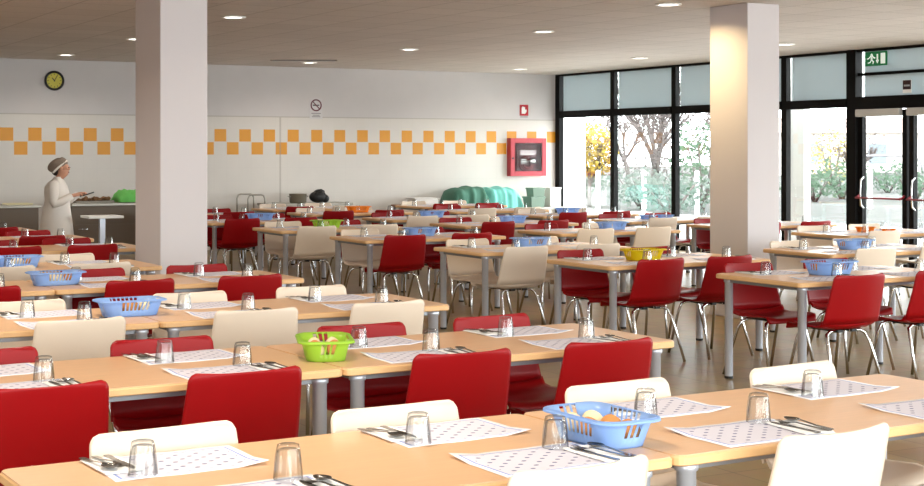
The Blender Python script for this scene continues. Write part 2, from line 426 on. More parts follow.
# ------------------------------------------------------------------ tables
TL, TD = 1.65, .80
def make_table():
    root = empty('dining_table')
    hl, hd = TL/2-.002, TD/2
    def rr(x, y, r, z, k=4):
        o = []
        for cx, cy, a in ((x-r, y-r, 0), (-x+r, y-r, 90), (-x+r, -y+r, 180), (x-r, -y+r, 270)):
            for i in range(k+1):
                q = R(a+90*i/k); o.append((cx+r*math.cos(q), cy+r*math.sin(q), z))
        return o
    t = MB(); t.loft([rr(hl-.004, hd-.004, .03, TOP-.003), rr(hl-.005, hd-.005, .03, TOP)], smooth=False); tp = t.build('tabletop', M['wood'], root)
    t = MB(); t.loft([rr(hl-.006, hd-.006, .03, TOP-.032), rr(hl, hd, .034, TOP-.028), rr(hl, hd, .034, TOP-.008), rr(hl-.004, hd-.004, .03, TOP-.0035)], smooth=False); t.build('edge_band', M['edge'], tp)
    a = MB(); x, y = hl-.075, hd-.075
    a.box(-x, x, -y-.012, -y+.012, TOP-.058, TOP-.033); a.box(-x, x, y-.012, y+.012, TOP-.058, TOP-.033)
    a.box(-x-.012, -x+.012, -y+.012, y-.012, TOP-.058, TOP-.033); a.box(x-.012, x+.012, -y+.012, y-.012, TOP-.058, TOP-.033)
    a.build('apron', M['apron'], root)
    for sx in (-1, 1):
        for sy in (-1, 1):
            l = MB(); cx, cy = sx*(hl-.08), sy*(hd-.062)
            l.lathe([(.027, .015), (.028, .02), (.028, TOP-.06), (.034, TOP-.056), (.034, TOP-.034)], 16, (cx, cy, 0), True); lo = l.build('leg', M['alu'], root)
            f = MB(); f.lathe([(.029, 0), (.030, .004), (.030, .016), (.026, .018)], 14, (cx, cy, 0), True); f.build('foot_cap', M['black'], lo)
    return root
TP = Proto(make_table())

# ------------------------------------------------------------------ things on the tables
def make_glass():
    b = MB(); n = 90      # upturned: wide mouth on the table
    pr = [(.0385, 0), (.0388, .004), (.0382, .012), (.0368, .03), (.034, .058), (.031, .077), (.028, .086), (.022, .0885), (.001, .0885)]
    rings = []
    for r, z in pr:
        w = .11 if .02 < z < .07 else .05 if .003 < z < .08 else 0
        rings.append([(r*(1-w*abs(math.sin(4.5*2*PI*k/n)))*math.cos(2*PI*k/n), r*(1-w*abs(math.sin(4.5*2*PI*k/n)))*math.sin(2*PI*k/n), z) for k in range(n)])
    b.loft(rings, cap=False)
    inn = [(.0362, 0), (.0335, .03), (.0300, .058), (.027, .072), (.022, .076), (.001, .0765)]
    b.lathe(inn, n, wob=.02, m=9); b.lathe([(.0362, 0), (.0385, 0)], n)
    return b.build('drinking_glass', M['tumbler'])
def blade(pts, th):
    """flat outline strip: list of (y, halfwidth, z)"""
    b = MB(); rings = []
    for y, w, z in pts: rings.append([(-w, y, z), (w, y, z), (w, y, z+th), (-w, y, z+th)])
    b.loft(rings, smooth=False); return b
def make_knife():
    b = blade([(-.10, .006, 0), (-.095, .009, 0), (-.02, .007, 0), (-.005, .005, .0), (.01, .009, 0), (.07, .0095, 0), (.095, .006, 0), (.105, .001, 0)], .0022)
    return b.build('table_knife', M['steel'])
def make_fork():
    b = blade([(-.095, .006, .002), (-.09, .009, .002), (-.03, .005, .004), (.03, .0032, .009), (.045, .009, .006), (.055, .0115, .003)], .0018)
    for k in range(4):
        x = -.0095+k*.0063
        b.loft([[(x-.0016, .055, .003), (x+.0016, .055, .003), (x+.0016, .055, .0048), (x-.0016, .055, .0048)], [(x-.0014, .08, .003), (x+.0014, .08, .003), (x+.0014, .08, .0045), (x-.0014, .08, .0045)], [(x-.0006, .1, .009), (x+.0006, .1, .009), (x+.0006, .1, .0097), (x-.0006, .1, .0097)]], smooth=False)
    return b.build('table_fork', M['steel'])
def make_spoon():
    b = blade([(-.10, .006, .002), (-.095, .009, .002), (-.03, .005, .004), (.03, .0035, .010), (.045, .005, .009)], .0018)
    P = []
    for i in range(9):
        t = i/8; w = .021*math.sin(PI*min(1, max(0, .06+t*.92)))**.7; y = .04+.062*t
        P.append([(w*s, y, .010-.008*(1-s*s)*math.sin(PI*t)) for s in (-1, -.6, -.2, .2, .6, 1)])
    b.sheet(P, .0013)
    return b.build('table_spoon', M['steel'])
def make_mat():
    b = MB(); P = []
    for i in range(15):
        x = -.21+.42*i/14; P.append([(x, -.15+.30*j/8, .0016+.0006*math.sin(i*.9+j*.5)+(.012*max(0, (3-i)/3)*max(0, (j-5)/3))) for j in range(9)])
    b.sheet(P, .0006); return b.build('paper_placemat', M['mat'])
def make_napkin():
    b = MB(); b.box(-.052, .052, -.105, .105, 0, .0022, .0008); b.box(-.05, .052, -.1, .104, .0022, .0042, .0008)
    return b.build('paper_napkin', M['napkin'])
PR = {'glass': Proto(make_glass()), 'knife': Proto(make_knife()), 'fork': Proto(make_fork()), 'spoon': Proto(make_spoon()), 'mat': Proto(make_mat()), 'napkin': Proto(make_napkin())}
def put(p, loc, rz=0, label=None, cat=None, group=None, tilt=0):
    o = p.get(); o.location = loc; o.rotation_euler = (tilt, 0, rz)
    return tag(o, label, cat, group)

rnd = random.uniform
TUB_LIST = [
('blue', 2.45, 3.57, R(92), 'on front row at the table joint', 6),
('green', 2.455, 5.56, R(70), 'on second row, left block', 6),
('blue', 2.22, 7.50, R(1), 'on third row, left block', 6),
('blue', 2.32, 9.44, R(2), 'on fourth row, left block', 6),
('blue', 2.42, 10.98, R(0), 'on fifth row, left block', 4),
('yellow', 6.85, 9.40, R(2), 'on second table of the aisle column', 4, 1.0),
('blue', 7.16, 7.67, R(5), 'on nearest table of the aisle column', 4, 1.1),
('blue', 6.88, 11.12, R(0), 'on third table of the aisle column', 3),
('blue', 6.83, 13.12, R(0), 'on fourth table of the aisle column', 2),
('green', 6.68, 15.07, R(0), 'on fifth table of the aisle column', 2),
('blue', 6.7, 17.12, R(0), 'on sixth table of the aisle column'),
('blue', 9.18, 9.53, R(2), 'on nearest table of the middle column', 3),
('blue', 9.2, 13.19, R(0), 'on second table of the middle column'),
('blue', 9.05, 15.02, R(0), 'on third table of the middle column'),
('blue', 8.9, 16.77, R(0), 'on fourth table of the middle column'),
('orange', 8.75, 18.67, R(0), 'on fifth table of the middle column'),
('orange', 11.28, 11.55, R(-30), 'left one on nearest table of the window column', 0, .6),
('orange', 11.42, 11.36, R(-30), 'right one on nearest table of the window column', 0, .45),
('blue', 11.0, 15.0, R(-30), 'left one on third table of the window column', 0, .62),
('blue', 11.25, 14.97, R(-30), 'right one on third table of the window column', 0, .62),
('blue', 10.97, 16.77, R(0), 'on fourth table of the window column'),
]
TUBS = [(t[1], t[2], .105 if 45 < math.degrees(t[3]) < 135 else .18, .18 if 45 < math.degrees(t[3]) < 135 else .105) for t in TUB_LIST]
COL = {'r': 'red', 'c': 'cream'}
def setup(cx, cy, rot, where, chairs, detail, gname, mats=None, cdx=None, TD=TD, TL=TL, near_off=.17, far_off=.135, tlabel=None, skip=()):
    """one table with four seats. chairs: near-left, near-right, far-left, far-right"""
    if seen(cx, cy, 0, .8, .9):
        t = TP.get(); t.location = (cx, cy, 0); t.rotation_euler = (0, 0, rot); t.scale = (TL/1.65, TD/.80, 1)
        tag(t, tlabel or ('beech topped table with silver legs, '+where), 'table', 'laid dining tables')
    ca, sa = math.cos(rot), math.sin(rot)
    def W(x, y): return (cx+x*ca-y*sa, cy+x*sa+y*ca)
    for k, (sx, sy, nm) in enumerate(((-1, -1, 'near left'), (1, -1, 'near right'), (-1, 1, 'far left'), (1, 1, 'far right'))):
        r0 = rot+(0 if sy < 0 else PI); fx = 1 if sy < 0 else -1
        ch = chairs[k]
        off = (near_off if sy < 0 else far_off)+rnd(-.015, .03)
        x, y = W(sx*.365+rnd(-.008, .008)+(cdx or {}).get(nm, 0), sy*(TD/2+off-.27))
        if ch in COL and seen(x, y, 0, .8, .3):
            o = CH[COL[ch]].get(); o.location = (x, y, 0); o.rotation_euler = (0, 0, r0+R(rnd(-4, 4)))
            tag(o, '%s plastic chair at %s seat, %s' % (COL[ch], nm, where), 'chair', '%s plastic shell chairs' % COL[ch])
        if nm in skip: continue
        mx, my = sx*.40+rnd(-.015, .015)+(mats or {}).get(nm, 0), sy*(TD/2-.164)
        x, y = W(mx, my)
        if not seen(x, y, TOP, TOP+.1, .2, 5): continue
        jr = R(rnd(-2.5, 2.5))
        put(PR['mat'], (x, y, TOP), r0+jr, 'dotted paper placemat at %s seat, %s' % (nm, where), 'placemat', 'paper placemats')
        for a_, b_ in ((.135, .115), (.17, .10), (.19, .06), (.2, .0), (-.14, .1), (-.17, .02)):
            gx, gy = W(mx+fx*(a_+rnd(-.03, .03)), my+fx*(b_+rnd(-.015, .015)))
            if all(max(abs(gx-tx)-hx, abs(gy-ty)-hy) > .06 for tx, ty, hx, hy in TUBS): break
        put(PR['glass'], (gx, gy, TOP+.0042), rnd(0, 6), 'upturned glass at %s seat, %s' % (nm, where), 'glass', 'upturned drinking glasses')
        if detail:
            nx, ny = W(mx+fx*.165, my-fx*.035)
            put(PR['napkin'], (nx, ny, TOP+.004), r0+R(rnd(-8, 2)), 'folded white napkin at %s seat, %s' % (nm, where), 'napkin', 'paper napkins')
            for j, (q, dx, dr) in enumerate((('knife', -.03, 6), ('fork', .0, 9), ('spoon', .032, 4))):
                qx, qy = W(mx+fx*(.168+dx), my+fx*(-.045+rnd(-.01, .01)))
                put(PR[q], (qx, qy, TOP+.0086), r0+R(dr+rnd(-6, 12)), 'steel %s on napkin at %s seat, %s' % (q, nm, where), q, 'cutlery on napkins')

ordn = ['front', 'second', 'third', 'fourth', 'fifth', 'sixth', 'seventh', 'eighth']
# left block: rows of two tables pushed end to end, given by the right-hand rear corner
A = [(4.13, 4.14, 2.0, 'cccc', 'cccc'), (4.02, 6.10, 2.2, 'rrrr', 'rrrr'), (3.90, 7.95, 1.2, 'cccc', 'cccc'), (3.87, 9.90, 1.0, 'rrrr', 'rrrr'),
     (3.38, 11.40, 1.0, 'cccc', 'cccc'), (3.93, 13.50, .6, 'rrrr', 'rrrr'), (3.87, 15.05, .6, 'rrrr', 'rrrr'), (3.75, 16.80, .6, 'rrrr', 'rrrr')]
TC = {}
for i, (x, y, a, lc, rc) in enumerate(A):
    a = R(a); ca, sa = math.cos(a), math.sin(a)
    for j, (nm, cs) in enumerate((('right', rc), ('left', lc))):
        lx, ly = -(j+.5)*TL, -TD/2
        cx, cy = x+lx*ca-ly*sa, y+lx*sa+ly*ca
        TC['A%d%s' % (i+1, nm[0])] = (cx, cy, a)
        tl = 'beech topped table on silver legs, %s end of %s row in left block' % (nm, ordn[i])
        setup(cx, cy, a, '%s table, %s row of left block' % (nm, ordn[i]), cs, i < 6, 'A', tlabel=tl, far_off=.08,
              cdx={(0, 'left'): {'near right': .03, 'far right': .04, 'far left': .03}, (0, 'right'): {'far right': .07, 'far left': -.01}, (4, 'right'): {'near right': -.06, 'far right': -.03}, (5, 'right'): {'near right': -.1, 'far right': -.05}, (6, 'right'): {'near right': -.1, 'near left': -.1}, (1, 'left'): {'near right': -.03, 'far right': .02, 'far left': .02}, (1, 'right'): {'near right': -.03, 'far right': .04, 'far left': .05}}.get((i, nm)), mats={(0, 'left'): {'near right': .10, 'far right': .06, 'near left': .05}, (0, 'right'): {'far right': -.04}}.get((i, nm)))
nth = ['nearest', 'second', 'third', 'fourth', 'fifth', 'sixth', 'farthest']
def column(key, word, lst):
    for i, (x, y, a, cs) in enumerate(lst):
        a = R(a); ca, sa = math.cos(a), math.sin(a); lx, ly = 1.56/2, -.87/2
        cx, cy = x+lx*ca-ly*sa, y+lx*sa+ly*ca
        TC['%s%d' % (key, i+1)] = (cx, cy, a)
        n = nth[i] if i < len(lst)-1 else 'farthest'
        setup(cx, cy, a, '%s table in the %s column' % (n, word), cs, key == 'B' and i < 3 or key == 'C' and i < 1, key, TD=.87, TL=1.56, cdx={('B', 0): {'near left': -.06, 'near right': -.06, 'far left': -.03}, ('B', 1): {'near left': -.06, 'near right': -.13}}.get((key, i), {'near left': -.06, 'near right': -.06}),
              tlabel='beech topped table on silver legs, %s one in the %s column' % (n, word))
# columns right of the aisle, given by the left rear corner
column('B', 'aisle', [(6.50, 8.10, 0, 'rrrr'), (6.21, 9.82, .8, 'rrrr'), (6.13, 11.55, 0, 'cccc'), (6.02, 13.55, 0, 'rrcr'), (5.96, 15.5, 0, 'cccr'), (5.9, 17.55, 0, 'rrrr'), (5.85, 19.5, 0, 'rrrr')])
column('C', 'middle', [(8.52, 9.97, 0, 'cccc'), (8.25, 13.62, 0, 'ccrc'), (8.15, 15.45, 0, 'rrrc'), (8.1, 17.2, 0, 'ccrr'), (7.85, 19.1, 0, 'rrcc'), (8.0, 20.85, 0, 'rccc')])
column('D', 'window', [(10.55, 11.9, 0, 'cccc'), (10.65, 13.8, 0, 'rrrr'), (10.4, 15.4, 0, 'ccrr'), (10.3, 17.2, 0, 'rrcc'), (10.0, 19.0, 0, 'ccrr'), (10.4, 20.85, 0, 'rrcc')])

# ------------------------------------------------------------------ bread tubs
def make_tub(mt, lx=.335, ly=.205, h=.083):
    """tapered rounded plastic basket, long side along x, slots in the middle of each side"""
    root = empty('bread_tub')
    n = 120
    def outline(k, z):
        w, d = lx/2*k, ly/2*(1-(1-k)*lx/ly*.75)
        r = .055; o = []
        per = []
        for cx, cy, a in ((w-r, d-r, 0), (-w+r, d-r, 90), (-w+r, -d+r, 180), (w-r, -d+r, 270)):
            per += [(cx+r*math.cos(R(a+90*i/8)), cy+r*math.sin(R(a+90*i/8))) for i in range(9)]
        L = [0]
        for i in range(len(per)):
            a, b = per[i], per[(i+1) % len(per)]; L.append(L[-1]+math.hypot(a[0]-b[0], a[1]-b[1]))
        i = 0
        for q in range(n):
            t = L[-1]*q/n
            while L[i+1] < t: i += 1
            a, b = per[i], per[(i+1) % len(per)]; f = (t-L[i])/max(1e-9, L[i+1]-L[i])
            o.append(Vector((a[0]*(1-f)+b[0]*f, a[1]*(1-f)+b[1]*f, z)))
        return o
    Z = [(.80, 0), (.815, .008), (.85, .03), (.90, .058), (.945, .082), (.975, h-.004), (1.0, h)]
    rings = [outline(k, z) for k, z in Z]
    b = MB(); V = [[b.b.verts.new(p) for p in r] for r in rings]; b.sm = True
    for i in range(len(V)-1):
        for q in range(n):
            m_ = (rings[i][q]+rings[i][(q+1) % n])/2
            mid = abs(m_.x) < lx*.21 if abs(m_.y) > ly*.3 else abs(m_.y) < ly*.16
            if i in (2, 3) and mid and q % 3: continue
            b.f([V[i][q], V[i][(q+1) % n], V[i+1][(q+1) % n], V[i+1][q]])
    b.sm = False; b.f(V[0][::-1])
    bk = b.build('basket', mt, root)
    md = bk.modifiers.new('thickness', 'SOLIDIFY'); md.thickness = .0025; md.offset = -1
    r_ = MB(); o = outline(1.0, h); o2 = [p*1 for p in o]; rr = []
    for q in range(n):
        p = o[q]; t = (o[(q+1) % n]-o[q-1]).normalized(); nn = Vector((t.y, -t.x, 0))
        rr.append([p+nn*(-.003)+Vector((0, 0, 0)), p+nn*.010+Vector((0, 0, -.001)), p+nn*.012+Vector((0, 0, -.008)), p+nn*.009+Vector((0, 0, -.008)), p+nn*.007+Vector((0, 0, -.004)), p+nn*(-.003)+Vector((0, 0, -.0035))])
    r_.loft(rr+[rr[0]], cap=False); r_.build('rim', mt, root)
    return root
def make_roll(m):
    b = MB(); b.sm = True
    b.ball((0, 0, .033), .041, .031, .034, 14, 9)
    for v in b.b.verts:
        v.co.z += .003*math.sin(v.co.x*70)*math.cos(v.co.y*60); v.co.x *= 1+.08*math.sin(v.co.y*90)
        v.co.z = max(v.co.z, .001)
    return b.build('bread_roll', m)
TB = {k: Proto(make_tub(M['tub_'+k])) for k in ('blue', 'green', 'yellow', 'orange')}
RL = {'crust': Proto(make_roll(M['bread'])), 'pale': Proto(make_roll(M['crumb']))}
def tub(col, x, y, rz, where, rolls=0, sc=1):
    t = TB[col].get(); t.location = (x, y, TOP+.0005); t.rotation_euler = (0, 0, rz); t.scale = (sc, sc, sc)
    tag(t, '%s plastic bread basket %s' % (col, where), 'basket', 'plastic bread baskets')
    spots = [(-.088, .037), (0, .040), (.088, -.037), (0, -.040), (.088, .037), (-.088, -.037)]
    wh = ['rear left', 'rear middle', 'front right', 'front middle', 'rear right', 'front left']
    for k in range(rolls):
        dx, dy = spots[k]
        kind = 'pale' if (k+int(x*7)) % 2 else 'crust'
        r = RL[kind].get(); r.location = (x+dx*math.cos(rz)-dy*math.sin(rz), y+dx*math.sin(rz)+dy*math.cos(rz), TOP+.0045); r.rotation_euler = (0, 0, rz+R(rnd(-8, 8)))
        tag(r, '%s bread roll at %s inside %s basket %s' % ('browned' if kind == 'crust' else 'pale', wh[k], col, where), 'bread roll', 'bread rolls in the baskets')
for t_ in TUB_LIST: tub(*t_)

# ------------------------------------------------------------------ things on the back wall
def facing(x, z):           # local frame on the back wall: x right, z up, -y towards the room
    e = empty('tmp', (x, BACK, z)); return e
e = facing(5.5, 2.63); e.name = 'wall_clock'
def ydisc(r0, r1, y0, y1, n=32):
    b = MB(); b.loft([[(r*math.cos(2*PI*k/n), y, r*math.sin(2*PI*k/n)) for k in range(n)] for r, y in ((r0, y0), (r1, y1))])
    return b
b = MB(); n = 36
b.loft([[(r*math.cos(2*PI*k/n), y, r*math.sin(2*PI*k/n)) for k in range(n)] for r, y in ((.146, -.001), (.15, -.03), (.14, -.045), (.118, -.04), (.114, -.025))], cap=False); b.build('clock_rim', M['black'], e)
ydisc(.116, .116, -.001, -.025).build('clock_face', mat('clock_face', (206, 194, 66), .5), e)
b = MB()
for k in range(12):
    a = PI*k/6; c, s_ = math.cos(a), math.sin(a)
    b.loft([[(r*s_+w*c, -.026, r*c-w*s_), (r*s_-w*c, -.026, r*c+w*s_), (r*s_-w*c, -.0275, r*c+w*s_), (r*s_+w*c, -.0275, r*c-w*s_)] for r, w in ((.085, .004), (.105, .004))], smooth=False)
b.build('hour_marks', M['black'], e)
for a, l, w in ((-40, .055, .006), (30, .085, .005)):
    a = R(a); c, s_ = math.cos(a), math.sin(a); b = MB()
    b.loft([[(r*s_+w*c, -.029, r*c-w*s_), (r*s_-w*c, -.029, r*c+w*s_), (r*s_-w*c, -.031, r*c+w*s_), (r*s_+w*c, -.031, r*c-w*s_)] for r in (-.015, l)], smooth=False); b.build('clock_hand', M['black'], e)
tag(e, 'round wall clock with black rim and yellow face', 'clock')

def flat(b, pts, y0, y1):    # extrude an x,z outline along y
    b.loft([[(p[0], y0, p[1]) for p in pts], [(p[0], y1, p[1]) for p in pts]], smooth=False); return b
ink = mat('sign_ink', (44, 24, 30), .6); signred = mat('sign_red', (176, 24, 38), .45); signwhite = mat('sign_white', (240, 240, 238), .5)
e = facing(9.78, 2.27); e.name = 'no_smoking_sign'
MB().box(-.115, .115, -.006, -.001, -.17, .17, .002).build('plate', mat('sign_plate', (206, 202, 202), .5), e)
b = MB(); b.loft([[(r*math.cos(2*PI*k/32), y, .055+r*math.sin(2*PI*k/32)) for k in range(32)]+[] for r, y in ((.1, -.006), (.1, -.009), (.078, -.009), (.078, -.006))], cap=False, smooth=False)
flat(b, [(-.066, .110), (-.054, .122), (.066, 0.0), (.054, -.012)], -.009, -.006); b.build('prohibition_ring', mat('sign_maroon', (92, 22, 40), .5), e)
b = MB(); flat(b, [(-.06, .045), (.03, .045), (.03, .066), (-.06, .066)], -.0085, -.006); flat(b, [(.036, .045), (.056, .045), (.056, .066), (.036, .066)], -.0085, -.006); b.build('cigarette_symbol', ink, e)
b = MB()
for k, (w, z) in enumerate(((.085, -.085), (.06, -.115), (.075, -.14))): flat(b, [(-w, z), (w, z), (w, z+.012), (-w, z+.012)], -.0075, -.006)
b.build('small_print', mat('print_grey', (130, 126, 128), .6), e)
tag(e, 'small round no smoking sign on the back wall', 'sign')

e = facing(13.79, 2.29); e.name = 'fire_equipment_sign'
MB().box(-.09, .09, -.006, -.001, -.09, .105, .002).build('plate', signred, e)
b = MB(); flat(b, [(-.05, -.055), (.02, -.055), (.05, -.02), (.05, .02), (.02, .02), (.02, .06), (-.03, .075), (-.05, .05)], -.008, -.006); b.build('hose_symbol', signwhite, e)
MB().box(-.08, .08, -.005, -.001, -.125, -.095).build('caption_strip', mat('caption_grey', (170, 168, 168), .6), e)
tag(e, 'small red fire equipment sign above the hose cabinet', 'sign')

e = facing(13.81, 1.465); e.name = 'fire_hose_cabinet'
b = MB(); w, h = .37, .335; t = .085; d = -.11
b.box(-w, w, -.012, -.001, -h, h); b.box(-w, -w+.03, d, -.012, -h, h); b.box(w-.03, w, d, -.012, -h, h); b.box(-w+.03, w-.03, d, -.012, h-.03, h); b.box(-w+.03, w-.03, d, -.012, -h, -h+.03)
cabred = mat('cabinet_red', (176, 40, 54), .4)
b.build('cabinet_body', cabred, e)
MB().box(-w+.03, w-.03, -.016, -.0125, -h+.03, h-.03).build('lining', mat('cabinet_lining', (92, 34, 40), .6), e)
b = MB(); b.box(-w, -w+t, d-.02, d-.001, -h, h, .004); b.box(w-t, w, d-.02, d-.001, -h, h, .004); b.box(-w+t, w-t, d-.02, d-.001, h-t, h, .004); b.box(-w+t, w-t, d-.02, d-.001, -h, -h+t, .004)
dr = b.build('door_frame', cabred, e)
MB().box(-w+t, w-t, d-.012, d-.008, -h+t, h-t).build('pane', thin_glass('cabinet_glass', (.9, .9, .9), .06, .0, .2, None, .004), dr)
b = MB(); b.tube([(-w+.04, d-.02, -.02), (-w+.04, d-.035, -.02)], .018, 12); b.build('latch', M['black'], dr)
b = MB()
for k in range(3): b.tube([(.13*math.cos(2*PI*i/24)*(1-.2*k), -.045-.015*k, -.12+.12*math.sin(2*PI*i/24)*(1-.2*k)) for i in range(25)], .022, 8)
b.build('coiled_hose', mat('hose_dark', (120, 40, 44), .6), e)
b = MB(); b.box(-.17, .16, d-.014, d-.0125, .03, .12); b.build('notice', mat('notice_grey', (140, 118, 124), .5), e)
b = MB(); b.box(-.17, -.03, d-.014, d-.0125, -.13, -.01); b.build('pictogram_plate', ink, e)
b = MB(); b.box(.03, .17, d-.014, d-.0125, -.13, -.01); b.build('arrow_plate', ink, e)
b = MB(); flat(b, [(.045, -.055), (.105, -.055), (.105, -.025), (.155, -.07), (.105, -.115), (.105, -.085), (.045, -.085)], d-.0155, d-.0141); b.build('arrow_symbol', signwhite, e)
b = MB()
for k in range(3): flat(b, [(-.155, -.04-.03*k), (-.045, -.04-.03*k), (-.045, -.05-.03*k), (-.155, -.05-.03*k)], d-.0155, d-.0141)
for k in range(4): flat(b, [(-.17+.0*k, .108-.022*k), (.16-.04*(k % 2), .108-.022*k), (.16-.04*(k % 2), .114-.022*k), (-.17, .114-.022*k)], d-.0155, d-.0141)
b.build('instruction_lines', signwhite, e)
tag(e, 'red fire hose cabinet with glazed door on the back wall', 'fire cabinet')

# exit sign and small sign in front of the panes over the door
e = empty('exit_sign', (WIN-.07, 14.57, 2.80)); e.rotation_euler = (0, 0, R(-90))     # local x runs to photo right, y into the wall
MB().box(-.20, .20, -.012, 0, -.095, .095, .003).build('plate', emis('exit_green', (10, 112, 62), .25), e)
b = MB(); y0, y1 = -.0145, -.012
flat(b, [(.09, -.07), (.17, -.07), (.17, .07), (.09, .07)], y0, y1)
flat(b, [(.03, -.065), (.06, -.02), (.042, -.02), (.042, .06), (.018, .06), (.018, -.02), (0, -.02)], y0, y1)
flat(b, [(-.075+.02*math.cos(PI*k/6), .05+.02*math.sin(PI*k/6)) for k in range(12)], y0, y1)
flat(b, [(-.11, .02), (-.06, .028), (-.03, .0), (-.005, .005), (-.008, .018), (-.03, .02), (-.055, .045), (-.085, .04), (-.105, .032)], y0, y1)
flat(b, [(-.09, .02), (-.06, .02), (-.06, -.02), (-.03, -.035), (-.045, -.07), (-.06, -.068), (-.052, -.04), (-.09, -.02)], y0, y1)
flat(b, [(-.09, -.02), (-.075, -.02), (-.10, -.055), (-.145, -.06), (-.145, -.047), (-.108, -.044)], y0, y1)
flat(b, [(-.16, -.005), (-.125, -.002), (-.105, .022), (-.112, .03), (-.132, .01), (-.16, .008)], y0, y1)
b.build('running_man_symbol', emis('exit_white', (235, 250, 240), .5), e)
tag(e, 'green emergency exit sign hanging over the glass door', 'exit sign')
e = empty('door_notice', (WIN-.07, 14.02, 2.41)); e.rotation_euler = (0, 0, R(-90))
MB().box(-.075, .075, -.008, 0, -.085, .085).build('plate', signwhite, e)
b = MB(); b.box(-.07, .07, -.010, -.008, -.04, .08); b.build('dark_symbol', ink, e)
b = MB(); flat(b, [(-.05, .0), (.05, .0), (.05, .022), (-.05, .022)], -.012, -.010); b.build('symbol_bar', mat('print_light', (170, 175, 180), .5), e)
tag(e, 'small dark square notice on the glass above the door', 'sign')

# ------------------------------------------------------------------ serving side
steel = M['brushed']
body = mat('counter_body', (112, 98, 84), .5, .2, noise=.08, scale=3)
def counter(x0, x1, y0, y1, z, label):
    e = empty('serving_counter', ((x0+x1)/2, (y0+y1)/2, 0)); w, d = (x1-x0)/2, (y1-y0)/2
    MB().box(-w+.02, w-.02, -d+.06, d-.02, .12, z-.04).build('cabinet_body', body, e)
    b = MB(); b.box(-w, w, -d, d, z-.04, z, .006); b.build('countertop', steel, e)
    for sx in (-1, 1):
        for sy in (-1, 1):
            b = MB(); b.tube([(sx*(w-.08), sy*(d-.1), 0), (sx*(w-.08), sy*(d-.1), .12)], .025, 10); b.build('leg', steel, e)
    n = max(1, int(w*2/.8))
    for k in range(n):
        b = MB(); xx = -w+.04+k*(2*w-.08)/n; b.box(xx+.01, xx+(2*w-.08)/n-.01, -d+.045, -d+.059, .15, z-.3); p = b.build('door_panel', body, e)
        q = MB(); q.tube([(xx+.06, -d+.03, z-.36), (xx+.2, -d+.03, z-.36)], .008, 8); q.tube([(xx+.07, -d+.045, z-.36), (xx+.07, -d+.03, z-.36)], .006, 8); q.tube([(xx+.19, -d+.045, z-.36), (xx+.19, -d+.03, z-.36)], .006, 8); q.build('handle', M['chrome'], p)
    return tag(e, label, 'counter', 'serving counters')
counter(2.8, 4.86, 20.6, 21.35, .83, 'steel serving counter at far left, left of the standing person')
counter(5.28, 6.5, 20.6, 21.35, .84, 'steel serving counter right of the standing person, topped with food')
def tray(x, y, z, label, food):
    e = empty('food_tray', (x, y, z)); b = MB()
    b.box(-.258, .258, -.158, .158, 0, .008); b.box(-.27, -.258, -.17, .17, 0, .028); b.box(.258, .27, -.17, .17, 0, .028); b.box(-.258, .258, -.17, -.158, 0, .028); b.box(-.258, .258, .158, .17, 0, .028)
    b.build('pan', mat('tray_dark_steel', (120, 112, 100), .4, .6), e)
    b = MB(); b.sm = True
    for k in range(34): b.ball((rnd(-.22, .22), rnd(-.12, .12), rnd(.03, .06)), rnd(.03, .05), rnd(.03, .05), rnd(.02, .035), 7, 5)
    f = b.build('food_portion', food, e); f['kind'] = 'stuff'
    return tag(e, label, 'food tray', 'food trays on the counters')
salad = mat('salad_greens', (96, 112, 52), .7, noise=.5, scale=25); stew = mat('stew_brown', (120, 84, 50), .7, noise=.4, scale=25)
tray(5.66, 20.95, .8408, 'shallow tray of dark food on counter, nearer the standing person', stew)
e = empty('flat_tray', (4.6, 20.85, .8302)); b = MB(); b.box(-.18, .18, -.13, .13, 0, .012, .004); b.box(-.18, .18, -.13, -.12, .012, .022); b.box(-.18, .18, .12, .13, .012, .022); b.build('tray', mat('tray_pale', (226, 214, 170), .4), e)
tag(e, 'pale flat tray lying on the far left counter', 'tray')
# bright green cloth bag at the pillar end of the counter
def cloth_heap(name, x, y, z, sx, sy, h, m, label, cat, seed, n=18):
    random.seed(seed); ph = [rnd(0, 6) for _ in range(6)]
    b = MB(); P = []
    for i in range(n+1):
        row = []
        for j in range(n+1):
            u, v = i/n*2-1, j/n*2-1
            k = max(0, 1-abs(u)**2.6)*max(0, 1-abs(v)**2.6)
            zz = h*(k**.45)*(.86+.14*math.sin(3.1*u+ph[0])*math.cos(2.3*v+ph[1]))+.02*math.sin(9*u+ph[2]+4*v)*k**.3+.012*math.sin(15*v+ph[3]+3*u)*k**.3
            row.append((u*sx, v*sy, max(.004, zz)))
        P.append(row)
    b.sheet(P, .004); o = b.build(name, m); o.location = (x, y, z); random.seed(seed+1)
    return tag(o, label, cat)
cloth_heap('cloth_bundle', 6.2, 20.95, .842, .22, .26, .2, mat('green_cloth', (110, 200, 96), .8), 'bright green cloth bundle on counter beside left pillar', 'cloth', 3)

e = empty('pedestal_trolley', (5.08, 18.35, 0))
b = MB(); b.box(-.22, .22, -.2, .2, .735, .765, .006); b.build('tray_top', M['white'], e)
b = MB(); b.box(-.035, .035, -.03, .03, .05, .735, .004); b.build('column', M['alu'], e)
b = MB(); b.box(-.2, .2, -.02, .02, .03, .06); b.box(-.02, .02, -.18, -.02, .03, .06); b.box(-.02, .02, .02, .18, .03, .06); b.build('base', M['apron'], e)
for px_, py_ in ((-.18, 0), (.18, 0), (0, -.16), (0, .16)):
    b = MB(); b.tube([(px_-.01, py_, .016), (px_+.01, py_, .016)], .016, 12); b.build('castor', M['black'], e)
tag(e, 'white topped pedestal trolley standing left of the left pillar', 'trolley')

